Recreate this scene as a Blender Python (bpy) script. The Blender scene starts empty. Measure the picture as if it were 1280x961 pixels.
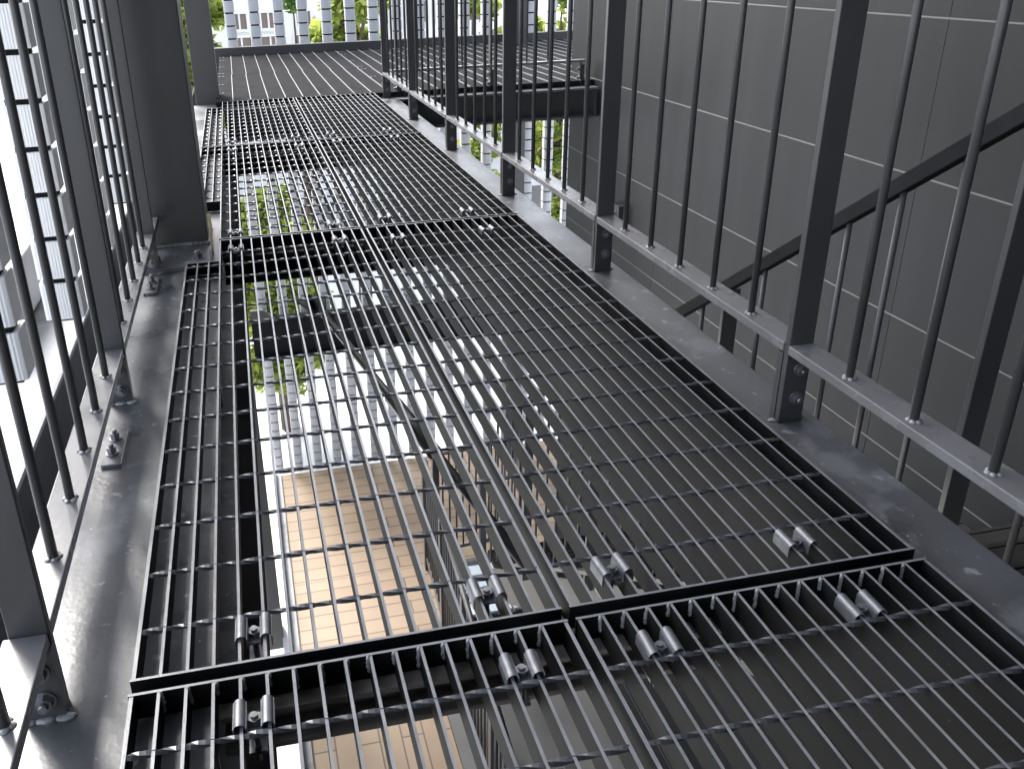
import bpy, bmesh, math, random
from mathutils import Vector, Matrix
R = random.Random(7)
sc = bpy.context.scene
COL = sc.collection
rad = math.radians

# ------------------------------------------------------------------ materials
def mat(name, base, rough=.45, metal=0., noise=0., nscale=8., bump=0., bscale=60., spots=None, rvar=0., stretch=(1, 1, 1), spec=.5):
    m = bpy.data.materials.new(name); m.use_nodes = True
    nt = m.node_tree; N = nt.nodes; L = nt.links
    b = N['Principled BSDF']
    b.inputs['Base Color'].default_value = (*base, 1); b.inputs['Roughness'].default_value = rough
    b.inputs['Metallic'].default_value = metal
    b.inputs['Specular IOR Level'].default_value = spec
    tc = N.new('ShaderNodeTexCoord'); mp = N.new('ShaderNodeMapping'); mp.inputs['Scale'].default_value = stretch
    geo = N.new('ShaderNodeNewGeometry')
    L.new(geo.outputs['Position'], mp.inputs['Vector'])
    col = None
    if noise:
        n = N.new('ShaderNodeTexNoise'); n.inputs['Scale'].default_value = nscale; n.inputs['Detail'].default_value = 6
        L.new(mp.outputs['Vector'], n.inputs['Vector'])
        r = N.new('ShaderNodeMapRange'); r.inputs['From Min'].default_value = .3; r.inputs['From Max'].default_value = .7
        r.inputs['To Min'].default_value = 1 - noise; r.inputs['To Max'].default_value = 1 + noise
        L.new(n.outputs['Fac'], r.inputs['Value'])
        mx = N.new('ShaderNodeMix'); mx.data_type = 'RGBA'; mx.blend_type = 'MULTIPLY'; mx.inputs['Factor'].default_value = 1
        mx.inputs['A'].default_value = (*base, 1)
        L.new(r.outputs['Result'], mx.inputs['B'])
        col = mx.outputs['Result']
        if rvar:
            r2 = N.new('ShaderNodeMapRange'); r2.inputs['From Min'].default_value = .3; r2.inputs['From Max'].default_value = .7
            r2.inputs['To Min'].default_value = rough - rvar; r2.inputs['To Max'].default_value = rough + rvar
            L.new(n.outputs['Fac'], r2.inputs['Value']); L.new(r2.outputs['Result'], b.inputs['Roughness'])
    for sp in (spots or []):
        c, scale, lo, hi = sp
        n = N.new('ShaderNodeTexNoise'); n.inputs['Scale'].default_value = scale; n.inputs['Detail'].default_value = 3; n.inputs['Roughness'].default_value = .6
        L.new(mp.outputs['Vector'], n.inputs['Vector'])
        r = N.new('ShaderNodeMapRange'); r.inputs['From Min'].default_value = lo; r.inputs['From Max'].default_value = hi
        L.new(n.outputs['Fac'], r.inputs['Value'])
        mx = N.new('ShaderNodeMix'); mx.data_type = 'RGBA'; mx.inputs['B'].default_value = (*c, 1)
        if col: L.new(col, mx.inputs['A'])
        else: mx.inputs['A'].default_value = (*base, 1)
        L.new(r.outputs['Result'], mx.inputs['Factor'])
        col = mx.outputs['Result']
    if col: L.new(col, b.inputs['Base Color'])
    if bump:
        n = N.new('ShaderNodeTexNoise'); n.inputs['Scale'].default_value = bscale; n.inputs['Detail'].default_value = 3
        L.new(mp.outputs['Vector'], n.inputs['Vector'])
        bp = N.new('ShaderNodeBump'); bp.inputs['Strength'].default_value = bump; bp.inputs['Distance'].default_value = .002
        L.new(n.outputs['Fac'], bp.inputs['Height']); L.new(bp.outputs['Normal'], b.inputs['Normal'])
    return m

M = {}
M['steel'] = mat('charcoal_paint', (.045, .045, .046), .42, 0, .10, 5, .06, 220, rvar=.03)
M['rail'] = mat('rail_paint', (.062, .061, .062), .34, 0, .08, 6, .03, 240, rvar=.03)
M['railtop'] = mat('dusty_lit_rail_paint', (.15, .15, .154), .27, 0, .15, 12, .05, 200, rvar=.05)  # dusty rail paint, lightened further to stand in for light from above
M['flange'] = mat('scuffed_beam_paint', (.074, .077, .083), .36, 0, .25, 7, .15, 120,
                  spots=[((.13, .135, .145), 11, .56, .66), ((.22, .225, .235), 34, .64, .70), ((.40, .40, .41), 75, .72, .76)], rvar=.12)
M['barside'] = mat('grating_coating', (.0075, .0078, .0080), .55, 0, .75, 9, .1, 300, spots=[((.019, .018, .017), 5, .50, .72), ((.20, .20, .20), 190, .745, .785)], spec=.07, stretch=(1, .5, 1))
M['bar'] = mat('sky_lit_grating_edge', (.21, .215, .225), .38, .25, .2, 20, .1, 300, spots=[((.45, .46, .48), 160, .74, .80)])  # top faces coloured lighter to stand in for reflected sky
M['rod'] = mat('grating_rod_coating', (.095, .098, .105), .32, .3, .2, 30)
M['clip'] = mat('clip_zinc', (.17, .175, .19), .46, .6, .2, 60)
M['weld'] = mat('weld_bead', (.30, .30, .30), .45, .2, .3, 120, .6, 300)
M['bolt'] = mat('bolt_zinc', (.22, .22, .23), .35, .7, .3, 80)
M['wall'] = mat('cladding_paint', (.0112, .0125, .0142), .52, 0, .12, 2.2, .05, 400, rvar=.05, stretch=(1, 1, .35), spec=.35)
M['strip'] = mat('joint_reveal', (.155, .155, .155), .5, 0, .1, 6)
M['crossbeam'] = mat('brownish_beam_paint', (.24, .22, .20), .45, 0, .25, 14, .1, 150, spots=[((.10, .09, .08), 10, .52, .66)])
M['plank'] = mat('deck_plank_paint', (.016, .0165, .018), .9, 0, .3, 10, .1, 150, spec=.03)
M['lip'] = mat('plank_edge_worn', (.22, .22, .22), .4, .2, .1, 20)
M['tread'] = mat('stair_tread_paint', (.035, .035, .036), .5, 0, .2, 12)
M['nosing'] = mat('stair_nosing_metal', (.10, .10, .11), .4, .3, .1, 30)
M['soffit'] = mat('soffit_paint', (.60, .64, .70), .7, 0, .1, 2)
M['plaster'] = mat('white_plaster', (.80, .77, .72), .8, 0, .06, 1.5)
M['ledge'] = mat('ledge_concrete', (.27, .28, .30), .7, 0, .22, 3, .2, 90, spots=[((.16, .165, .17), 1.6, .55, .62)])
M['greyplaster'] = mat('grey_plaster', (.42, .43, .45), .8, 0, .12, 1.2)
M['ground'] = mat('pale_paving', (.55, .56, .56), .85, 0, .10, .6)
M['road'] = mat('asphalt', (.10, .10, .10), .85, 0, .15, 3)
M['yellow'] = mat('yellow_paint', (.55, .38, .10), .5, 0, .15, 2)
M['brown'] = mat('brown_panel', (.22, .16, .13), .6, 0, .1, 3)
M['glass'] = mat('window_glass', (.16, .13, .12), .12, 0, .4, 2)
M['frame'] = mat('window_frame', (.75, .74, .72), .5)
M['bark'] = mat('bark', (.09, .07, .05), .9, 0, .3, 12, .4, 40)
M['pale_blue'] = mat('pale_blue_paint', (.55, .62, .68), .5, 0, .1, 8)
M['cabinet'] = mat('cabinet_paint', (.66, .67, .68), .5, 0, .08, 5)
M['rubber'] = mat('black_core', (.010, .010, .011), .7, spec=.1)
M['grass'] = mat('grass_blade', (.16, .20, .03), .6)
M['wood'] = mat('wood_sliver', (.45, .36, .22), .7, 0, .2, 30)

def block_mat(name, c):
    m = mat(name, c, .5, 0, .05, 4)
    nt = m.node_tree; N = nt.nodes; L = nt.links; b = N['Principled BSDF']
    tc = N.new('ShaderNodeTexCoord'); w = N.new('ShaderNodeTexWave'); w.wave_type = 'BANDS'; w.bands_direction = 'X'
    w.inputs['Scale'].default_value = 48; w.inputs['Distortion'].default_value = 0
    L.new(tc.outputs['Object'], w.inputs['Vector'])
    bp = N.new('ShaderNodeBump'); bp.inputs['Strength'].default_value = .35; bp.inputs['Distance'].default_value = .002
    L.new(w.outputs['Fac'], bp.inputs['Height']); L.new(bp.outputs['Normal'], b.inputs['Normal'])
    return m
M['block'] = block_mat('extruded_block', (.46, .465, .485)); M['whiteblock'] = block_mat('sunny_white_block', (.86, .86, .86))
M['matte'] = mat('matte_dark_paint', (.020, .020, .021), .8, 0, .2, 12, spec=.12)

def tile_mat(name, rot):
    m = bpy.data.materials.new(name); m.use_nodes = True
    nt = m.node_tree; N = nt.nodes; L = nt.links; b = N['Principled BSDF']; b.inputs['Roughness'].default_value = .55
    geo = N.new('ShaderNodeNewGeometry'); mp = N.new('ShaderNodeMapping'); mp.inputs['Rotation'].default_value = (0, 0, rot)
    L.new(geo.outputs['Position'], mp.inputs['Vector'])
    br = N.new('ShaderNodeTexBrick'); br.inputs['Scale'].default_value = 1
    br.inputs['Brick Width'].default_value = .95; br.inputs['Row Height'].default_value = .145
    br.inputs['Mortar Size'].default_value = .0058; br.inputs['Mortar Smooth'].default_value = .1
    br.inputs['Color1'].default_value = (.20, .140, .086, 1); br.inputs['Color2'].default_value = (.23, .166, .106, 1)
    br.inputs['Mortar'].default_value = (.07, .045, .03, 1)
    br.offset = .37
    L.new(mp.outputs['Vector'], br.inputs['Vector'])
    n = N.new('ShaderNodeTexNoise'); n.inputs['Scale'].default_value = 5; L.new(geo.outputs['Position'], n.inputs['Vector'])
    r = N.new('ShaderNodeMapRange'); r.inputs['To Min'].default_value = .85; r.inputs['To Max'].default_value = 1.12
    L.new(n.outputs['Fac'], r.inputs['Value'])
    mx = N.new('ShaderNodeMix'); mx.data_type = 'RGBA'; mx.blend_type = 'MULTIPLY'; mx.inputs['Factor'].default_value = 1
    L.new(br.outputs['Color'], mx.inputs['A']); L.new(r.outputs['Result'], mx.inputs['B']); L.new(mx.outputs['Result'], b.inputs['Base Color'])
    return m
M['tile_a'] = tile_mat('beige_tile_across', 0); M['tile_b'] = tile_mat('beige_tile_along', rad(90))

def leaf_mat(name, c1, c2):
    m = bpy.data.materials.new(name); m.use_nodes = True
    nt = m.node_tree; N = nt.nodes; L = nt.links; b = N['Principled BSDF']; b.inputs['Roughness'].default_value = .5
    geo = N.new('ShaderNodeNewGeometry')
    cr = N.new('ShaderNodeValToRGB'); cr.color_ramp.elements[0].color = (*c1, 1); cr.color_ramp.elements[1].color = (*c2, 1)
    L.new(geo.outputs['Random Per Island'], cr.inputs['Fac']); L.new(cr.outputs['Color'], b.inputs['Base Color'])
    tr = N.new('ShaderNodeBsdfTranslucent'); L.new(cr.outputs['Color'], tr.inputs['Color'])
    mix = N.new('ShaderNodeMixShader'); mix.inputs['Fac'].default_value = .45
    L.new(b.outputs['BSDF'], mix.inputs[1]); L.new(tr.outputs['BSDF'], mix.inputs[2])
    L.new(mix.outputs['Shader'], N['Material Output'].inputs['Surface'])
    return m
M['leaf'] = leaf_mat('leaf_yellow_green', (.13, .20, .035), (.46, .52, .11))
M['leaf_dark'] = leaf_mat('leaf_green', (.07, .15, .04), (.22, .34, .08))

# ------------------------------------------------------------------ mesh builder
class MB:
    def __init__(s): s.v = []; s.f = []; s.m = []; s.sm = []
    def poly(s, vs, fs, mi=0, smooth=False):
        o = len(s.v); s.v += [tuple(v) for v in vs]
        for f in fs: s.f.append([i + o for i in f]); s.m.append(mi); s.sm.append(smooth)
        return s
    def box(s, x0, x1, y0, y1, z0, z1, mi=0):
        v = [(x0, y0, z0), (x1, y0, z0), (x1, y1, z0), (x0, y1, z0), (x0, y0, z1), (x1, y0, z1), (x1, y1, z1), (x0, y1, z1)]
        return s.poly(v, [(0, 3, 2, 1), (4, 5, 6, 7), (0, 1, 5, 4), (1, 2, 6, 5), (2, 3, 7, 6), (3, 0, 4, 7)], mi)
    def tube(s, p0, p1, r0, r1=None, n=10, mi=0, smooth=True):
        r1 = r0 if r1 is None else r1
        p0 = Vector(p0); p1 = Vector(p1); d = (p1 - p0).normalized()
        a = Vector((1, 0, 0)) if abs(d.x) < .9 else Vector((0, 1, 0))
        u = d.cross(a).normalized(); w = d.cross(u)
        vs = []
        for p, r in ((p0, r0), (p1, r1)):
            for i in range(n):
                t = 2 * math.pi * i / n; vs.append(p + u * (r * math.cos(t)) + w * (r * math.sin(t)))
        s.poly(vs, [(i, (i + 1) % n, n + (i + 1) % n, n + i) for i in range(n)], mi, smooth)
        o = len(s.v) - 2 * n
        s.f.append([o + i for i in reversed(range(n))]); s.m.append(mi); s.sm.append(False)
        s.f.append([o + n + i for i in range(n)]); s.m.append(mi); s.sm.append(False)
        return s
    def prism(s, pts, axis, a, b, mi=0):      # pts: 2-D outline, extruded along axis from a to b
        def P(p, t):
            return (t, p[0], p[1]) if axis == 0 else ((p[0], t, p[1]) if axis == 1 else (p[0], p[1], t))
        n = len(pts)
        vs = [P(p, a) for p in pts] + [P(p, b) for p in pts]
        return s.poly(vs, [tuple(reversed(range(n))), tuple(range(n, 2 * n))] + [(i, (i + 1) % n, n + (i + 1) % n, n + i) for i in range(n)], mi)
    def blob(s, c, rx, ry, rz, mi=0, n=8, k=4):
        vs = []; fs = []
        for j in range(k + 1):
            ph = math.pi * j / k
            for i in range(n):
                t = 2 * math.pi * i / n
                vs.append((c[0] + rx * math.sin(ph) * math.cos(t), c[1] + ry * math.sin(ph) * math.sin(t), c[2] + rz * math.cos(ph)))
        for j in range(k):
            for i in range(n): fs.append((j * n + i, (j + 1) * n + i, (j + 1) * n + (i + 1) % n, j * n + (i + 1) % n))
        return s.poly(vs, fs, mi, True)
    def mesh(s, name, mats):
        me = bpy.data.meshes.new(name); me.from_pydata(s.v, [], s.f)
        for k in (mats if isinstance(mats, (list, tuple)) else [mats]): me.materials.append(M[k])
        me.polygons.foreach_set('material_index', s.m); me.polygons.foreach_set('use_smooth', s.sm)
        bm = bmesh.new(); bm.from_mesh(me); bmesh.ops.recalc_face_normals(bm, faces=bm.faces); bm.to_mesh(me); bm.free()
        me.update(); return me
    def build(s, name, mats, parent=None, bevel=0):
        o = bpy.data.objects.new(name, s.mesh(name, mats)); COL.objects.link(o)
        if parent:
            o.parent = parent
            w = Vector((0, 0, 0)); p = parent
            while p: w += p.location; p = p.parent
            for v in o.data.vertices: v.co -= w
        if bevel:
            b = o.modifiers.new('edge_round', 'BEVEL'); b.width = bevel; b.segments = 2; b.limit_method = 'ANGLE'; b.angle_limit = rad(40)
            b.harden_normals = False
        return o

def tag(o, label, cat, group=None):
    o['label'] = label; o['category'] = cat
    if group: o['group'] = group
    return o
def thing(name, loc, label, cat, group=None):
    o = bpy.data.objects.new(name, None); o.empty_display_size = .1; o.location = loc; COL.objects.link(o)
    return tag(o, label, cat, group)
def struct(o, kind='structure'):
    o['kind'] = kind; return o
def dup_into(src, parent, loc):
    c = src.copy(); COL.objects.link(c); c.parent = parent; c.location = loc
    return c

# ------------------------------------------------------------------ gratings
PIT = .02715; DEP = .031; T = .0034
def twisted_rod(mb, x0, x1, y, z, h=.0026):
    n = max(2, int((x1 - x0) / (PIT / 4)))
    vs = []; fs = []
    for i in range(n + 1):
        x = x0 + (x1 - x0) * i / n
        a = (x / PIT) * math.pi / 2 * 1.0
        for k in range(4):
            t = a + math.pi / 4 + k * math.pi / 2
            rr = h * (1.45 if k % 2 else 1.1)
            vs.append((x, y + rr * math.cos(t), z + rr * math.sin(t)))
    for i in range(n):
        for k in range(4): fs.append((i * 4 + k, i * 4 + (k + 1) % 4, i * 4 + 4 + (k + 1) % 4, i * 4 + 4 + k))
    mb.poly(vs, fs, 0, False)

def clip_parts(parent, x, y, ydir):
    """saddle clip: two sleeves over neighbouring bars, a strap between them and a hexagon bolt with a tail"""
    mb = MB()
    for sx in (-PIT / 2, PIT / 2):
        n = 8; vs = []; r = .0058
        for yy in (y - .017, y + .017):
            for i in range(n + 1):
                t = math.pi * (-.12 + 1.24 * i / n)
                vs.append((x + sx + r * math.cos(t), yy, .0005 + r * .95 * math.sin(t)))
        mb.poly(vs, [(i, i + 1, n + 2 + i, n + 1 + i) for i in range(n)], 0, True)
        mb.box(x + sx - .0066, x + sx - .0052, y - .017, y + .017, -.012, .001)
        mb.box(x + sx + .0052, x + sx + .0066, y - .017, y + .017, -.012, .001)
    mb.box(x - PIT / 2 + .0067, x + PIT / 2 - .0067, y - .012, y + .012, -.0125, -.010)
    c = mb.build('clip', 'clip', parent)
    pv = Vector((x, y, 0)) - Vector(parent.location); c.location = pv; c.rotation_euler = (R.uniform(-.05, .05), 0, R.uniform(-.045, .045))
    for v in c.data.vertices: v.co -= pv
    b = MB(); b.tube((x, y, -.010), (x, y, -.003), .0072, n=6, smooth=False); b.tube((x, y, -.003), (x, y, .0005), .004, n=8)
    b.tube((x, y, -.06), (x, y, -.0125), .0032, n=8)
    b.box(x - .009, x + .009, y + ydir * .004 - .008, y + ydir * .004 + .020 * abs(ydir), -.050, -.046)
    b.build('bolt', 'bolt', c)

def grating(label, x0, nb, y0, y1, rods, notch=None, clips=(), wmarks=False):
    """nb bars starting at x0; notch = (bar indices, from, to) where the bars are cut away"""
    xs = [x0 + i * PIT for i in range(nb)]
    t = thing('grating_panel', (xs[0], y0, -DEP), label, 'floor grating', 'steel grating panels of the walkway')
    mb = MB(); rod = MB()
    segs = []
    for i, x in enumerate(xs):
        a, b = y0 + T, y1 - T
        if notch and i in notch[0]:
            if notch[2] >= y1: b = notch[1] - T
            else: a = notch[2] + T
        edge = i in (0, nb - 1)
        w = T * (.50 if not edge else .62)
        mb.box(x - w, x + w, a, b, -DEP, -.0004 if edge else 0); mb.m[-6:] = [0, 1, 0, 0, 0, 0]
        segs.append((a, b))
    def bands(y, lo, hi, zt=.0003):
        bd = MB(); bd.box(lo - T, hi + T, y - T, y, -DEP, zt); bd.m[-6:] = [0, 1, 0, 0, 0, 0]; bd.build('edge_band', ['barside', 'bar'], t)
    if notch:
        k = max(notch[0]) + 1
        if notch[2] >= y1:
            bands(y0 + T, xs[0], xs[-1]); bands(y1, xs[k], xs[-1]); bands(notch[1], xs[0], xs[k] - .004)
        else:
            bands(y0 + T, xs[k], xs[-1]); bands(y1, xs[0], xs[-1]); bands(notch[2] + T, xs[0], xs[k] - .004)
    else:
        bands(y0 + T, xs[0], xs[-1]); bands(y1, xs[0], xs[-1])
    for r in rods:
        lo = xs[0]
        if notch and not (segs[0][0] < r < segs[0][1]): lo = xs[max(notch[0]) + 1]
        twisted_rod(rod, lo, xs[-1], r, -.0030)
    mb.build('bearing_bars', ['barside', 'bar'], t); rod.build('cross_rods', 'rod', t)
    if wmarks:
        for x in xs[1:-1]:
            wd = MB(); sd = -.0022 if x > -.25 else .0022
            for j in range(R.randint(3, 5)):
                wd.blob((x + R.uniform(-.0008, .0008) + sd, y1 - T - .0012, -.003 - j * .0052), .0030, .0024, .0042)
            wd.build('weld_bead', 'weld', t)
    for cx, cy, d in clips: clip_parts(t, cx, cy, d)
    return t
XL = -.4778; NL = 18; NR = 17
rs = lambda a, n, y0, y1: [a + .1 * i for i in range(n) if y0 + .01 < a + .1 * i < y1 - .01]
cx4 = {'L': (-.356, -.084), 'R': (.068, .312)}
def clips(side, ya, yb=None):
    return [(x + R.uniform(-.003, .003), ya + R.uniform(-.004, .004), 1) for x in cx4[side]]
f0 = [-.33 - .0955 * i for i in range(9)]
grating('left grating panel nearest the camera, cut off by the bottom of the picture', XL, NL, -1.2, -.253, f0, None, clips('L', -.305), True)
grating('right grating panel nearest the camera, in the bottom right corner', 0, NR, -1.2, -.253, f0, None, clips('R', -.308), True)
mr = rs(-.16, 16, -.236, 1.347)
grating('left grating panel over the beige tiles, notched beside the thick column base', XL, NL, -.236, 1.347, mr, ((0, 1, 2), 1.165, 9), clips('L', -.184) + clips('L', 1.262))
grating('right grating panel in the second row, beside the two nearest posts of the right railing', 0, NR, -.236, 1.347, [r + .003 for r in mr], None, clips('R', -.182) + clips('R', 1.232))
r2 = rs(1.44, 14, 1.36, 2.70)
grating('left grating panel beyond the thick column, green leaves showing through it', XL, NL, 1.36, 2.70, r2, ((0, 1, 2), -9, 1.78), clips('L', 1.418) + clips('L', 2.612))
grating('right grating panel beside the third railing post, third row from the camera', 0, NR, 1.36, 2.70, r2, None, clips('R', 1.436) + clips('R', 2.640))
r3 = rs(2.79, 14, 2.716, 4.0)
grating('left grating panel in the farthest row, ending at the plank deck', XL, NL, 2.716, 4.0, r3, ((0, 1, 2), 3.78, 9), clips('L', 2.805))
grating('right grating panel in the farthest row, ending at the plank deck', 0, NR, 2.716, 4.0, r3, None, clips('R', 2.822))

# ------------------------------------------------------------------ walkway steel
FZ = -DEP - .0015
def ibeam_y(mb, x0, x1, xw, y0, y1, zt, zb, tf=.011, tw=.008):
    mb.box(x0, x1, y0, y1, zt - tf, zt); mb.box(x0, x1, y0, y1, zb, zb + tf); mb.box(xw - tw / 2, xw + tw / 2, y0, y1, zb + tf, zt - tf)
def ibeam_x(mb, x0, x1, yc, hw, zt, zb, tf=.010, tw=.007):
    mb.box(x0, x1, yc - hw, yc + hw, zt - tf, zt); mb.box(x0, x1, yc - hw, yc + hw, zb, zb + tf); mb.box(x0, x1, yc - tw / 2, yc + tw / 2, zb + tf, zt - tf)
def hexbolt(name, parent, p, axis, r=.009, h=.010):
    mb = MB(); d = Vector(axis); p = Vector(p)
    mb.tube(p, p + d * .002, r * 1.35, n=14); mb.tube(p + d * .002, p + d * h, r, n=6, smooth=False); mb.tube(p + d * h, p + d * (h + .006), r * .55, n=10)
    return mb.build(name, 'bolt', parent)

lb = thing('edge_beam', (-.5, 1.5, FZ), 'scuffed grey steel edge beam along the left side of the grating', 'steel beam')
mb = MB(); ibeam_y(mb, -.597, -.398, -.50, -1.3, 4.15, FZ, -.32); mb.build('girder', 'flange', lb, .002)
mb = MB(); mb.box(-.40, -.353, -1.3, 4.15, -.345, -.3205); mb.build('ledger_angle', 'matte', lb, .001)
for y in (-.30, .55, 1.62, 2.75):
    m2 = MB(); m2.prism([(-.398, FZ - .012), (-.398, FZ - .06), (-.47, -.19), (-.495, -.19), (-.495, FZ - .012)], 1, y, y + .008); m2.build('stiffener', 'steel', lb)
for y in (.262, 1.045):
    m2 = MB(); m2.box(-.576, -.545, y, y + .115, FZ + .0005, FZ + .007); sp = m2.build('splice_plate', 'flange', lb, .001)
    for k in (.035, .082): hexbolt('bolt', sp, (-.562, y + k, FZ + .007), (0, 0, 1), .0075, .012)
rb = thing('edge_beam', (.46, 1.5, FZ), 'long grey steel edge beam along the right side of the grating, above the stair void', 'steel beam')
mb = MB(); ibeam_y(mb, .372, .562, .466, -1.3, 3.94, FZ, -.32); mb.build('girder', 'flange', rb, .002)
for yc, zb, lab in ((-.237, -.088, 'grey steel cross beam under the nearest joint of the gratings'), (1.352, -.110, 'dark cross beam under the grating joint beside the thick column'), (2.708, -.110, 'dark cross beam under the farthest joint of the gratings')):
    t = thing('cross_beam', (0, yc, FZ - .001), lab, 'steel beam')
    mb = MB(); ibeam_x(mb, -.394, .368, yc, .060 if yc > 0 else .036, FZ - .001, zb, .008); mb.build('girder', 'matte' if yc > 0 else 'crossbeam', t, .0015)
t = thing('brace_rod', (0, .5, -.15), 'thin dark diagonal brace rod below the second row of gratings', 'brace rod')
mb = MB(); mb.tube((-.175, 1.285, -.165), (.075, -.15, -.165), .0095, n=10); mb.build('rod', 'steel', t)
mb = MB(); mb.tube((-.062, .64, -.165), (-.022, .40, -.165), .015, n=10); mb.build('turnbuckle', 'steel', t)
mb = MB(); mb.prism([(-.21, 1.288), (-.13, 1.288), (-.14, 1.20), (-.175, 1.18)], 2, -.178, -.172); mb.build('gusset_plate', 'steel', t)

# railings
def baluster_mesh():
    mb = MB(); mb.tube((0, 0, 0), (0, 0, 1.0), .0057, n=12)
    for i in range(5):
        a = i * 1.3; mb.blob((.0060 * math.cos(a), .0060 * math.sin(a), .0005), .0048, .0045, .0030, 1, 8, 4)
    return mb.mesh('baluster', ['rail', 'weld'])
BAL = baluster_mesh()
def post(parent, x0, x1, y, name='post', zb=-.033, zt=1.09, th=.012, stub=.088, stubdir=1, bolts=True):
    mb = MB(); mb.box(x0, x1, y, y + th, zb, zt); p = mb.build(name, 'rail', parent, .0015)
    s = MB(); ya = y + th + .0004 if stubdir > 0 else y - th - .0004
    s.box(x0 - .001, x1 + .001, ya, ya + th, FZ + .0005, stub)
    xm = (x0 + x1) / 2
    for xx in (x0, xm, x1):
        s.blob((xx, ya - .001, FZ + .001), .012, .006, .003, 1, 8, 4)
    st = s.build('stub_plate', ['rail', 'weld'], p)
    if bolts:
        for z in ((.012, .062) if stubdir > 0 else (-.006, .030)): hexbolt('bolt', p if stubdir > 0 else st, (xm + .004, y if stubdir > 0 else ya, z), (0, -1, 0), .0085, .009)
    return p
rr = thing('railing', (.51, 1.7, FZ), 'dark steel railing along the right side of the grating walkway, in front of the stair', 'railing')
PY = [.131 + .775 * k for k in range(-1, 6)]
for y in PY: post(rr, .4905, .5320, y)
RB = bpy.data.objects.new('baluster', BAL)
for i in range(len(PY) - 1):
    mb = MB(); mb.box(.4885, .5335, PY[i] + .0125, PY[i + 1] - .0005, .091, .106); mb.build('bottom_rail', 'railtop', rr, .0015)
    for k in range(1, 6):
        o = bpy.data.objects.new('baluster', BAL); COL.objects.link(o); o.parent = rr
        o.location = Vector((.505, PY[i] + .006 + k * .775 / 6, .106)) - rr.location
        o.rotation_euler = (0, 0, R.uniform(0, 6))
mb = MB(); mb.tube((.505, -.263 + .012, .150), (.505, -.251, .158), .0085, n=10); 
mb = MB(); mb.box(.486, .536, PY[0], PY[-1] + .012, 1.092, 1.118); mb.build('top_rail', 'rail', rr, .003)
lr = thing('railing', (-.57, .5, FZ), 'dark steel railing on the left, in front of the big white block strings', 'railing')
PL = [-.945, -.222, .498, 1.222]
for y in PL: post(lr, -.5885, -.5495, y, stub=.055, stubdir=-1)
for i in range(len(PL) - 1):
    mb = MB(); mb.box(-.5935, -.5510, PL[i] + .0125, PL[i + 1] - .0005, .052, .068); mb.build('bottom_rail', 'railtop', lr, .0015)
    for k in range(1, 6):
        o = bpy.data.objects.new('baluster', BAL); COL.objects.link(o); o.parent = lr
        o.location = Vector((-.5665, PL[i] + .006 + k * .721 / 6, .068)) - lr.location
        o.rotation_euler = (0, 0, R.uniform(0, 6))
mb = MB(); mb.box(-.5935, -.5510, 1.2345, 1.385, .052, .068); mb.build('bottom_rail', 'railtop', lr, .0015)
mb = MB(); mb.box(-.596, -.546, PL[0], 1.385, 1.092, 1.118); mb.build('top_rail', 'rail', lr, .003)

# columns
def column(x0, x1, y0, y1, zb, zt, label, plate=None):
    t = thing('column', ((x0 + x1) / 2, (y0 + y1) / 2, zb), label, 'column')
    mb = MB(); mb.box(x0, x1, y0, y1, zb, zt); mb.build('shaft', 'steel', t, .003)
    if plate:
        px0, px1, py0, py1 = plate
        m2 = MB(); m2.box(px0, px1, py0, py1, FZ + .0005, FZ + .013); pl = m2.build('base_plate', 'flange', t, .0015)
        for k, xx in enumerate((px0 + .03, px1 - .03)): hexbolt('bolt', pl, (xx, py0 + .06, FZ + .013), (0, 0, 1), .013, .016)
        w = MB()
        for i in range(26): w.blob((x0 + (x1 - x0) * i / 25, y0 - .004, FZ + .016), .007, .009 * R.uniform(.8, 1.2), .007)
        w.build('weld_bead', 'flange', t)
    return t
column(-.583, -.430, 1.392, 1.56, FZ + .0135, 3.195, 'thickest dark steel column, standing on a bolted base plate at the left of the gratings', (-.590, -.424, 1.205, 1.60))
column(-.545, -.413, 4.205, 4.34, -4.0, 3.195, 'narrower dark column behind the thick one, at the left corner of the plank deck')
column(1.955, 2.105, 6.38, 6.53, -4.0, 3.195, 'dark column standing at the far edge of the plank deck, seen between railing bars')

# ------------------------------------------------------------------ plank deck
dk = thing('plank_deck', (1, 5.3, 0), 'dark plank deck with bright parallel seams beyond the gratings', 'deck')
pk = MB(); lp = MB()
PW = .0955; x = -.44
i = 0
for row, (ya, yb, dx) in enumerate(((4.02, 5.28, 0), (5.283, 6.68, .004))):
    x = -.435; 
    while x < 3.0:
        sk = 0.0
        xe = x + PW
        dz = R.uniform(-.0012, .0012)
        if xe < 1.70 or ya > 4.5 or True:
            pk.box(x + .003 + dx, xe - .0016 + dx, ya, yb, -.030, -.004 + dz)
            lp.box(xe - .0016 + dx, xe + .003 + dx - .0006, ya + .002, yb - .002, -.029, .0016)
        x = xe
pk.build('planks', 'plank', dk); lp.build('seam_strips', 'lip', dk)
mb = MB()
for y in (4.35, 4.75, 5.2, 5.37, 5.8, 6.3, 6.55):
    for xx in (-.405, .55, 1.03):
        for d in (-.012, .012): mb.tube((xx + d, y, -.004), (xx + d, y, .001), .007, n=8)
mb.build('screws', 'clip', dk)
mb = MB(); mb.box(-.46, 3.05, 6.685, 6.765, -.16, .062)
tag(mb.build('deck_kerb', 'steel', None, .003), 'black raised kerb along the far edge of the plank deck', 'kerb')
t = thing('deck_beam', (1, 4.0, -.1), 'dark steel beam carrying the near edge of the plank deck, ending at the grey wall', 'steel beam')
mb = MB(); mb.box(-.395, 1.742, 3.93, 4.08, -.046, -.034); mb.box(-.395, 1.742, 3.93, 4.08, -.205, -.193); mb.build('flanges', 'flange', t, .0015)
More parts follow.
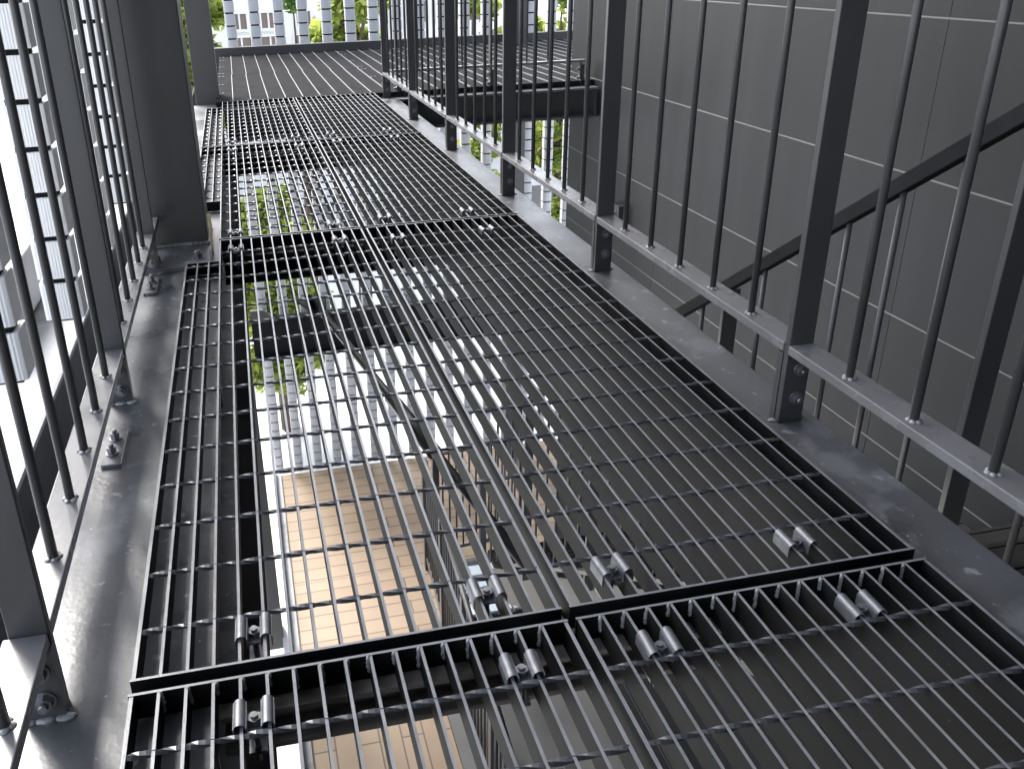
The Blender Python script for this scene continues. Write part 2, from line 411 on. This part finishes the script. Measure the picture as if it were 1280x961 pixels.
mb = MB(); mb.box(-.395, 1.742, 4.001, 4.009, -.193, -.046); mb.build('web', 'steel', t)
mb = MB(); mb.box(1.728, 1.7415, 3.945, 4.0, -.19, -.05); mb.build('end_plate', 'steel', t)
for y in (5.2, 6.6):
    t = thing('deck_joist', (1, y, -.1), 'dark joist under the middle of the plank deck' if y < 6 else 'dark joist under the far edge of the plank deck', 'steel beam')
    mb = MB(); ibeam_x(mb, -.40, 3.0, y, .05, -.034, -.16); mb.build('girder', 'steel', t)
pr_ = thing('railing', (1.1, 4.05, -.03), 'short dark railing with thin bars along the near edge of the plank deck', 'railing')
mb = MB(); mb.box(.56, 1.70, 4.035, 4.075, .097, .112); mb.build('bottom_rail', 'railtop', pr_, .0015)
for xx in (.575, 1.12, 1.665):
    mb = MB(); mb.box(xx, xx + .012, 4.036, 4.074, -.033, 1.09 if xx < 1.6 else .096); p = mb.build('post', 'rail', pr_, .0015)
    m2 = MB(); m2.box(xx + .0125, xx + .026, 4.035, 4.075, -.0335, .085); s = m2.build('stub_plate', 'rail', p)
    for z in (.01, .06): hexbolt('bolt', p, (xx, 4.055, z), (-1, 0, 0), .0085, .009)
for i in range(1, 9):
    if i % 1 == 0 and abs(.575 + i * .128 - 1.12) > .03:
        o = bpy.data.objects.new('baluster', BAL); COL.objects.link(o); o.parent = pr_
        o.location = Vector((.575 + i * .128, 4.055, .112)) - pr_.location

# ------------------------------------------------------------------ clad wall
WX = 1.75
def wall_detail():
    m = M['wall']; nt = m.node_tree; N = nt.nodes; L = nt.links; b = N['Principled BSDF']
    src = b.inputs['Base Color'].links[0].from_socket
    oi = N.new('ShaderNodeObjectInfo'); r = N.new('ShaderNodeMapRange'); r.inputs['To Min'].default_value = .90; r.inputs['To Max'].default_value = 1.12
    L.new(oi.outputs['Random'], r.inputs['Value'])
    geo = N.new('ShaderNodeNewGeometry'); mp = N.new('ShaderNodeMapping'); mp.inputs['Scale'].default_value = (1, 1, .05); L.new(geo.outputs['Position'], mp.inputs['Vector'])
    n = N.new('ShaderNodeTexNoise'); n.inputs['Scale'].default_value = 14; n.inputs['Detail'].default_value = 4; L.new(mp.outputs['Vector'], n.inputs['Vector'])
    r2 = N.new('ShaderNodeMapRange'); r2.inputs['From Min'].default_value = .35; r2.inputs['From Max'].default_value = .7; r2.inputs['To Min'].default_value = .88; r2.inputs['To Max'].default_value = 1.16
    L.new(n.outputs['Fac'], r2.inputs['Value'])
    mu = N.new('ShaderNodeMath'); mu.operation = 'MULTIPLY'; L.new(r.outputs['Result'], mu.inputs[0]); L.new(r2.outputs['Result'], mu.inputs[1])
    mx = N.new('ShaderNodeMix'); mx.data_type = 'RGBA'; mx.blend_type = 'MULTIPLY'; mx.inputs['Factor'].default_value = 1
    L.new(src, mx.inputs['A']); L.new(mu.outputs['Value'], mx.inputs['B']); L.new(mx.outputs['Result'], b.inputs['Base Color'])
wall_detail()
wl = thing('wall', (WX + .1, 1.0, -4.0), 'dark grey metal clad wall with thin pale horizontal joints, behind the stair', 'wall')
WH = .4655; zj = [.0035 + WH * k for k in range(-9, 7)]
for k in range(len(zj) - 1):
    for ya, yb in ((-2.6, -.40), (-.3992, 1.370), (1.3708, 3.10), (3.1008, 4.40)):
        mb = MB(); mb.box(WX, WX + .06, ya, yb, zj[k] + .0024, zj[k + 1] - .0024); mb.build('cladding_panel', 'wall', wl, .0012)
mb = MB()
for z in zj: mb.box(WX + .001, WX + .05, -2.6, 4.398, z - .0021, z + .0021)
mb.build('joint_strips', 'strip', wl)
mb = MB(); mb.box(WX + .062, WX + .2, -2.6, 4.40, zj[0], zj[-1]); mb.build('backing', 'wall', wl)
t = thing('bracket', (1.74, 3.5, -.68), 'small dark bolted bracket fixed low on the grey wall behind the railing post', 'bracket')
mb = MB(); mb.box(1.70, 1.7495, 3.46, 3.56, -.74, -.62); mb.build('plate', 'steel', t, .002)
hexbolt('bolt', t, (1.70, 3.51, -.67), (-1, 0, 0), .012, .012)

# ------------------------------------------------------------------ stair on the right
st = thing('stair', (1.2, .5, -1.2), 'steel stair going down away from the camera between the right railing and the grey wall', 'staircase')
SL = -.717
zr = lambda y: -.066 + SL * (y - .843)
n0 = -10
for k in range(-6, 12):
    y = .06 + .251 * k; z = zr(y) - 1.04
    mb = MB(); mb.box(.842, 1.66, y - .02, y + .26, z - .035, z); tr = mb.build('tread', 'matte', st, .002)
    m2 = MB(); m2.box(.842, 1.66, y + .2605, y + .272, z - .04, z + .002); m2.build('nosing', 'matte', tr)
for xs in ((.815, .83), (1.67, 1.685)):
    mb = MB(); ya, yb = -1.5, 2.9
    mb.prism([(ya, zr(ya) - .96), (yb, zr(yb) - .96), (yb, zr(yb) - 1.18), (ya, zr(ya) - 1.18)], 0, *xs); mb.build('stringer', 'steel', st)
sr = thing('railing', (.8, .4, -.8), 'dark sloping stair railing going down beside the grey wall, seen between the walkway bars', 'railing')
mb = MB(); ya, yb = -1.2, 2.4
mb.prism([(ya, zr(ya)), (yb, zr(yb)), (yb, zr(yb) - .034), (ya, zr(ya) - .034)], 0, .790, .812); mb.build('handrail', 'matte', sr, .002)
mb = MB(); mb.prism([(ya, zr(ya) - .90), (yb, zr(yb) - .90), (yb, zr(yb) - .92), (ya, zr(ya) - .92)], 0, .780, .824); mb.build('bottom_rail', 'rail', sr, .002)
for k in range(-1, 4):
    y = .086 + .735 * k - .02
    mb = MB(); mb.box(.782, .822, y, y + .012, zr(y) - 1.0, zr(y) - .036); mb.build('post', 'rail', sr, .0015)
    for j in range(1, 6):
        yy = y + .006 + j * .735 / 6
        mb = MB(); mb.tube((.802, yy, zr(yy) - .902), (.802, yy, zr(yy) - .03), .0057, n=10); mb.build('baluster', 'rail', sr)

# ------------------------------------------------------------------ block screens
def block_mesh(m, arc=.022):
    w, d, h, n = .0435, .036, .0445, 8
    pts = [(w, d), (-w, d), (-w, -d * .55)]
    for i in range(n + 1):
        t = math.pi - math.pi * i / n
        pts.append((w * math.cos(t) * .985, -d * .6 - arc * math.sin(t)))
    pts.append((w, -d * .55))
    mb = MB(); mb.prism(pts, 2, -h, h)
    return mb.mesh('block', m)
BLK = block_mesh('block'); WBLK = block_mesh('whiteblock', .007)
BP = .1015
def string(x, y, z0, n, label, group, blk=None):
    t = thing('screen_string', (x, y, z0), label, 'block screen', group)
    mb = MB(); mb.box(-.034, .034, -.020, .024, 0, n * BP)
    c = bpy.data.objects.new('core_rod', mb.mesh('core_rod', 'rubber')); COL.objects.link(c); c.parent = t
    for k in range(n):
        b = bpy.data.objects.new('block', blk or BLK); COL.objects.link(b); b.parent = t
        b.location = (R.uniform(-.001, .001), R.uniform(-.001, .001), (k + .5) * BP); b.rotation_euler = (0, 0, R.uniform(-.02, .02))
ORD = ['first', 'second', 'third', 'fourth', 'fifth', 'sixth', 'seventh', 'eighth', 'ninth', 'tenth', 'eleventh', 'twelfth', 'thirteenth', 'fourteenth', 'fifteenth', 'sixteenth', 'seventeenth', 'eighteenth', 'nineteenth']
for k in range(18):
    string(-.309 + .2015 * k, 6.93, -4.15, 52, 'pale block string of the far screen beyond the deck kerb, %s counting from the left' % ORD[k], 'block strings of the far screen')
for k, (y, lab) in enumerate(((.545, 'outermost white block string, cut off by the left picture edge'), (1.105, 'largest white block string, behind the left railing at the picture edge'), (1.67, 'white block string just left of the second left railing post'),
                   (2.235, 'white block string just right of the second left railing post'), (2.80, 'white block string close beside the third left railing post'), (3.365, 'white block string hidden mostly by the thick column'))):
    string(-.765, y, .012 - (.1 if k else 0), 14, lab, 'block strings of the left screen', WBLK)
t = thing('screen_beam', (-.7, 1.5, -.25), 'dark channel below the left railing between the edge beam and the pale ledge', 'steel beam')
mb = MB(); mb.box(-.835, -.640, -2.2, 6.6, -.56, -.50); mb.build('web', 'rubber', t); 
mb = MB(); mb.box(-.65, -.640, -2.2, 6.6, -.4995, -.20); mb.build('lip', 'rubber', t)
mb = MB(); mb.box(-3.2, -.840, -2.6, 6.4, -.50, -.30)
tag(mb.build('ledge', 'ledge', None, .01), 'pale concrete ledge outside the left railing, below the white block strings', 'ledge')
t = thing('cabinet', (-1.18, 1.7, -.30), 'pale grey metal cabinet standing on the concrete ledge at the left picture edge', 'cabinet')
mb = MB(); mb.box(-1.40, -.995, 1.45, 2.0, -.29, -.105); mb.build('housing', 'cabinet', t, .012)
mb = MB(); mb.box(-1.415, -.98, 1.435, 2.015, -.1045, -.085); mb.build('lid', 'cabinet', t, .006)
mb = MB()
for xx in (-1.38, -1.05):
    for yy in (1.48, 1.92): mb.box(xx, xx + .03, yy, yy + .04, -.30, -.291)
mb.build('feet', 'steel', t)

# ------------------------------------------------------------------ lower storey
mb = MB(); mb.box(-.30, 1.745, 4.90, 6.62, -4.2, -4.0); struct(mb.build('tiled_floor', 'tile_a'))
mb = MB(); mb.box(1.7455, 3.3, 4.95, 6.62, -4.2, -4.001); struct(mb.build('tiled_floor', 'tile_a'))
mb = MB(); mb.box(-.30, .84, 3.62, 4.897, -4.2, -4.0); struct(mb.build('tiled_floor', 'tile_a'))
mb = MB(); mb.box(-.30, .62, -3, 3.615, -4.2, -4.0); struct(mb.build('tiled_floor', 'tile_b'))
mb = MB(); mb.box(.845, 1.745, 3.62, 4.897, -4.2, -4.003); struct(mb.build('service_floor', 'road'))
mb = MB(); mb.box(.625, 1.745, -3, 3.615, -4.2, -4.003); struct(mb.build('service_floor', 'road'))
mb = MB(); mb.box(-.352, -.302, -3, 6.62, -4.2, -3.97); mb2 = mb.build('floor_kerb', 'ledge', None, .004); tag(mb2, 'grey kerb along the left edge of the beige tiled floor below', 'kerb')
mb = MB(); mb.box(-.42, -.354, -3, 6.62, -4.2, -3.90); tag(mb.build('gutter_edge', 'cabinet', None, .004), 'white strip beside the grey kerb of the tiled floor below', 'kerb')
lbm = thing('lower_beam', (1, 6.72, -2.6), 'black beam below the deck crossing in front of the far screen', 'steel beam')
mb = MB(); ibeam_x(mb, -.42, 3.2, 6.70, .06, -2.34, -2.72); mb.build('girder', 'rubber', lbm)
mb = MB(); mb.prism([(-.42, -2.34), (-.18, -2.34), (-.30, -2.22), (-.42, -2.22)], 1, 6.60, 6.64); mb.build('gusset_plate', 'steel', lbm)
def low_rail(label, p0, p1, npost, nb):
    t = thing('railing', ((p0[0] + p1[0]) / 2, (p0[1] + p1[1]) / 2, -4.0), label, 'railing')
    p0 = Vector((*p0, 0)); p1 = Vector((*p1, 0)); d = (p1 - p0)
    for zz in (-3.88, -2.95):
        a = p0 + Vector((0, 0, zz)); b = p1 + Vector((0, 0, zz))
        mb = MB(); mb.tube(a, b, .018, n=6); mb.build('rail', 'rail', t)
    for i in range(npost):
        q = p0 + d * i / (npost - 1); mb = MB(); mb.box(q.x - .025, q.x + .025, q.y - .025, q.y + .025, -4.0, -2.95); mb.build('post', 'rail', t)
    for i in range(1, nb):
        q = p0 + d * i / nb
        mb = MB(); mb.tube((q.x, q.y, -3.88), (q.x, q.y, -2.95), .0085, n=6); mb.build('baluster', 'rail', t)
low_rail('dark railing along the right edge of the beige tiles on the floor below', (.64, 1.6), (.82, 4.86), 5, 34)
low_rail('dark railing running across the beige tiles on the floor below', (.92, 4.92), (1.72, 4.98), 3, 14)
t = thing('pallet', (2.2, 4.3, -4.0), 'pale blue slatted grid lying on the floor below the right gratings', 'pallet')
mb = MB()
for i in range(6):
    for j in range(4):
        mb.box(1.02 + i * .115, 1.115 + i * .115, 4.18 + j * .15, 4.30 + j * .15, -3.985, -3.96)
mb.build('slabs', 'pale_blue', t)
mb = MB(); mb.box(1.0, 1.72, 4.16, 4.78, -3.999, -3.986); mb.build('frame', 'steel', t)

# ------------------------------------------------------------------ light-blocking slab and wall, buildings outside
mb = MB(); mb.box(-1.65, 2.2, -2.84, 4.2, 3.2, 3.4); tag(mb.build('shade_upper_floor', 'soffit'), 'unseen floor above the walkway, its edges set to shade it', 'floor slab')  # unseen slab, sized for where sun and shade fall on the walkway
bw = thing('light_block_wall', (.6, -3, -4.45), 'unseen dark wall added behind the camera to block light', 'wall')  # unseen wall, added to stop light coming in from behind
mb = MB(); mb.box(-.9, 2.2, -3.1, -2.85, -4.45, 3.19); mb.build('wall_face', 'wall', bw)
mb = MB(); mb.poly([(-160, -160, -4.45), (160, -160, -4.45), (160, 160, -4.45), (-160, 160, -4.45)], [(0, 1, 2, 3)]); struct(mb.build('ground', 'ground'))
mb = MB(); mb.poly([(-60, 14.5, -4.44), (60, 14.5, -4.44), (60, 19.0, -4.44), (-60, 19.0, -4.44)], [(0, 1, 2, 3)]); struct(mb.build('road', 'road'))
def building(x0, x1, y0, y1, zt, label, wins, wm='plaster', face='front'):
    t = thing('building', ((x0 + x1) / 2, (y0 + y1) / 2, -4.45), label, 'building')
    mb = MB(); mb.box(x0, x1, y0, y1, -4.45, zt); mb.build('wall', wm, t)
    mb = MB(); mb.box(x0 - .1, x1 + .1, y0 - .1, y1 + .1, zt + .001, zt + .25); mb.build('roof_parapet', 'frame', t)
    for (a, b, c, d, k) in wins:
        if face == 'front':
            fr = MB()
            fr.box(a - .06, b + .06, y0 - .07, y0 - .001, d, d + .06); fr.box(a - .06, b + .06, y0 - .07, y0 - .001, c - .06, c)
            fr.box(a - .06, a, y0 - .07, y0 - .001, c, d); fr.box(b, b + .06, y0 - .07, y0 - .001, c, d)
            fr.box((a + b) / 2 - .02, (a + b) / 2 + .02, y0 - .06, y0 - .012, c, d)
            f = fr.build('window', 'frame', t)
            mb = MB(); mb.box(a, b, y0 - .012, y0 - .002, c, d); mb.build('pane', k, f)
        else:
            fr = MB()
            fr.box(x1 + .001, x1 + .07, a - .06, b + .06, d, d + .06); fr.box(x1 + .001, x1 + .07, a - .06, b + .06, c - .06, c)
            fr.box(x1 + .001, x1 + .07, a - .06, a, c, d); fr.box(x1 + .001, x1 + .07, b, b + .06, c, d)
            f = fr.build('window', 'frame', t)
            mb = MB(); mb.box(x1 + .002, x1 + .012, a, b, c, d); mb.build('pane', k, f)
    return t
W = []
for xx in (-2.2, -.32, .32, 1.1, 2.3):
    W += [(xx, xx + .42, -1.10, -.80, 'brown'), (xx + .05, xx + .36, -.62, -.30, 'brown'), (xx - .05, xx + .5, .25, .9, 'glass'), (xx, xx + .42, -2.6, -1.9, 'glass'), (xx, xx + .42, 1.4, 2.0, 'glass')]
building(-6, 3.0, 20, 28, 6, 'white building with small brown window panes, beyond the far screen', W)
W = []
for xx in (3.7, 4.5, 5.3, 6.1):
    for zz in (-3.2, -1.9, -.9, .1): W.append((xx, xx + .45, zz, zz + .55, 'brown' if zz < 0 else 'glass'))
building(3.35, 7.2, 24, 32, 5, 'pale building with rows of windows, farther right beyond the far screen', W)
building(-14, -8.5, -4, 16, -.9, 'white building outside on the left, behind the white block strings', [(2 + 2.2 * i, 3.2 + 2.2 * i, z, z + 1.2, 'glass') for i in range(5) for z in (-3,)], 'greyplaster', 'side')
t = thing('barrier', (7, 20, -4.4), 'yellow road barrier with grey posts, across the street beyond the screen', 'barrier')
mb = MB(); mb.box(3.4, 12, 20.2, 20.3, -3.95, -3.45); mb.build('beam', 'yellow', t)
for xx in (3.8, 5.6, 7.4, 9.2, 11): mb = MB(); mb.box(xx, xx + .12, 20.31, 20.43, -4.45, -3.5); mb.build('post', 'ledge', t)

def leaves(mb, c, r, n, size, squash=1.0):
    for _ in range(n):
        while True:
            p = Vector((R.uniform(-1, 1), R.uniform(-1, 1), R.uniform(-1, 1)))
            if p.length < 1: break
        p = p * (.45 + .55 * R.random()); p = Vector((c[0] + p.x * r, c[1] + p.y * r, c[2] + p.z * r * squash))
        a = Vector((R.gauss(0, 1), R.gauss(0, 1), R.gauss(0, .6))).normalized(); b = a.cross(Vector((R.gauss(0, 1), R.gauss(0, 1), R.gauss(0, 1)))).normalized()
        s = size * R.uniform(.6, 1.3)
        mb.poly([p - a * s, p + b * s * .42, p + a * s, p - b * s * .42], [(0, 1, 2, 3)])
def tree(x, y, zc, rx, rz, label, m='leaf', n=26, per=260, size=.075):
    t = thing('tree', (x, y, -4.45), label, 'tree')
    mb = MB(); top = Vector((x + R.uniform(-.1, .1), y + .2, zc - rz * .3))
    mb.tube((x, y + .2, -4.45), top, .11, .06, 8)
    cr = MB()
    for i in range(n):
        while True:
            p = Vector((R.uniform(-1, 1), R.uniform(-1, 1), R.uniform(-1, 1)))
            if p.length < 1: break
        c = Vector((x + p.x * rx * .85, y + p.y * rx * .7, zc + p.z * rz * .88))
        base = Vector((x, y + .2, max(-4.0, min(top.z, c.z - .3))))
        mb.tube(base, c, .03, .008, 5)
        leaves(cr, c, R.uniform(.28, .48) * rx + .05, per, size, .85)
    mb.build('trunk', 'bark', t); cr.build('crown', m, t)
tree(-.72, 9.6, -.2, .40, 1.6, 'yellow green tree at the left end of the far screen', 'leaf', 34, 300)
tree(1.25, 11.2, -.35, .62, 1.5, 'yellow green tree standing in the middle behind the far screen', 'leaf', 40, 320)
tree(.62, 12.6, -.7, .46, 1.1, 'small dark green tree in front of the white building', 'leaf_dark', 16, 240)
tree(3.0, 11.4, -.9, .50, 2.0, 'yellow green tree behind the railing bars of the plank deck', 'leaf', 28, 280)
tree(4.15, 11.0, -1.1, .55, 2.2, 'yellow green tree at the right end of the far screen beside the grey wall', 'leaf', 30, 280)
tree(-.12, 8.2, -2.6, .62, 1.45, 'low leafy tree seen through the gratings beyond the column', 'leaf', 46, 300, .06)
t = thing('hedge', (4, 10, -4.45), 'clipped green hedge by the street, right of the far screen', 'hedge')
mb = MB()
for i in range(14): leaves(mb, (3.1 + i * .14, 9.9, -3.4 + R.uniform(-.2, .3)), .45, 220, .07, 1.6)
mb.build('foliage', 'leaf_dark', t)
mb = MB()
for i in range(7): mb.tube((3.2 + i * .26, 9.9, -4.45), (3.2 + i * .26, 9.9, -3.4), .025, n=6)
mb.build('stems', 'bark', t)

# small litter
t = thing('grass_tuft', (.40, .62, FZ), 'small tuft of grass caught under the right edge of the gratings', 'grass tuft')
mb = MB()
for i in range(9):
    a = R.uniform(0, 6.28); l = R.uniform(.015, .035)
    p = Vector((.392 + R.uniform(-.006, .006), .62 + R.uniform(-.01, .01), FZ + .001))
    mb.poly([p + Vector((.0012, 0, 0)), p - Vector((.0012, 0, 0)), p + Vector((l * math.cos(a) * .6, l * math.sin(a) * .6, l))], [(0, 1, 2)])
mb.build('blades', 'grass', t)
mb = MB(); mb.prism([(-.4215, -.036), (-.4165, -.036), (-.412, .075), (-.4225, .078)], 1, 1.335, 1.341)
tag(mb.build('wood_wedge', 'wood', None, .0008), 'thin pale wooden wedge stuck beside the base of the thick column', 'wedge')

# ------------------------------------------------------------------ light
w = bpy.data.worlds.new('World'); sc.world = w; w.use_nodes = True
nt = w.node_tree; bg = nt.nodes['Background']; sky = nt.nodes.new('ShaderNodeTexSky'); sky.sky_type = 'NISHITA'; sky.sun_disc = False
SUN = Vector((-.38, .85, .95)).normalized()
sky.sun_elevation = math.asin(SUN.z); sky.sun_rotation = math.atan2(SUN.x, SUN.y)
sky.air_density = 1.0; sky.dust_density = 3.0; sky.ozone_density = 1.0
hs = nt.nodes.new('ShaderNodeHueSaturation'); hs.inputs['Saturation'].default_value = .55
nt.links.new(sky.outputs['Color'], hs.inputs['Color']); nt.links.new(hs.outputs['Color'], bg.inputs['Color']); bg.inputs['Strength'].default_value = .15
sl = bpy.data.lights.new('sun', 'SUN'); sl.energy = 2.0; sl.angle = rad(20); sl.color = (1, .97, .93)
so = bpy.data.objects.new('sun', sl); COL.objects.link(so); so.rotation_euler = SUN.to_track_quat('Z', 'Y').to_euler()

# ------------------------------------------------------------------ camera
pit, yaw, rol = .4099, .1895, -.0334
f = Vector((math.sin(yaw) * math.cos(pit), math.cos(yaw) * math.cos(pit), -math.sin(pit)))
r = Vector((math.cos(yaw), -math.sin(yaw), 0)); u = r.cross(f)
r2_, u2 = r * math.cos(rol) + u * math.sin(rol), -r * math.sin(rol) + u * math.cos(rol)
cd = bpy.data.cameras.new('camera'); cam = bpy.data.objects.new('camera', cd); COL.objects.link(cam)
mw = Matrix((r2_, u2, -f)).transposed().to_4x4(); mw.translation = (-.306, -.9684, .6722); cam.matrix_world = mw
cd.sensor_fit = 'HORIZONTAL'; cd.sensor_width = 36; cd.lens = 1088.8 / 1280 * 36
cd.shift_x = (640 - 524.06) / 1280; cd.shift_y = (423.82 - 480.5) / 1280
cd.clip_start = .02; cd.clip_end = 500
sc.camera = cam
sc.view_settings.view_transform = 'Standard'; sc.view_settings.look = 'None'; sc.view_settings.gamma = 1
sc.view_settings.use_curve_mapping = False
sc.view_settings.exposure = 2.15
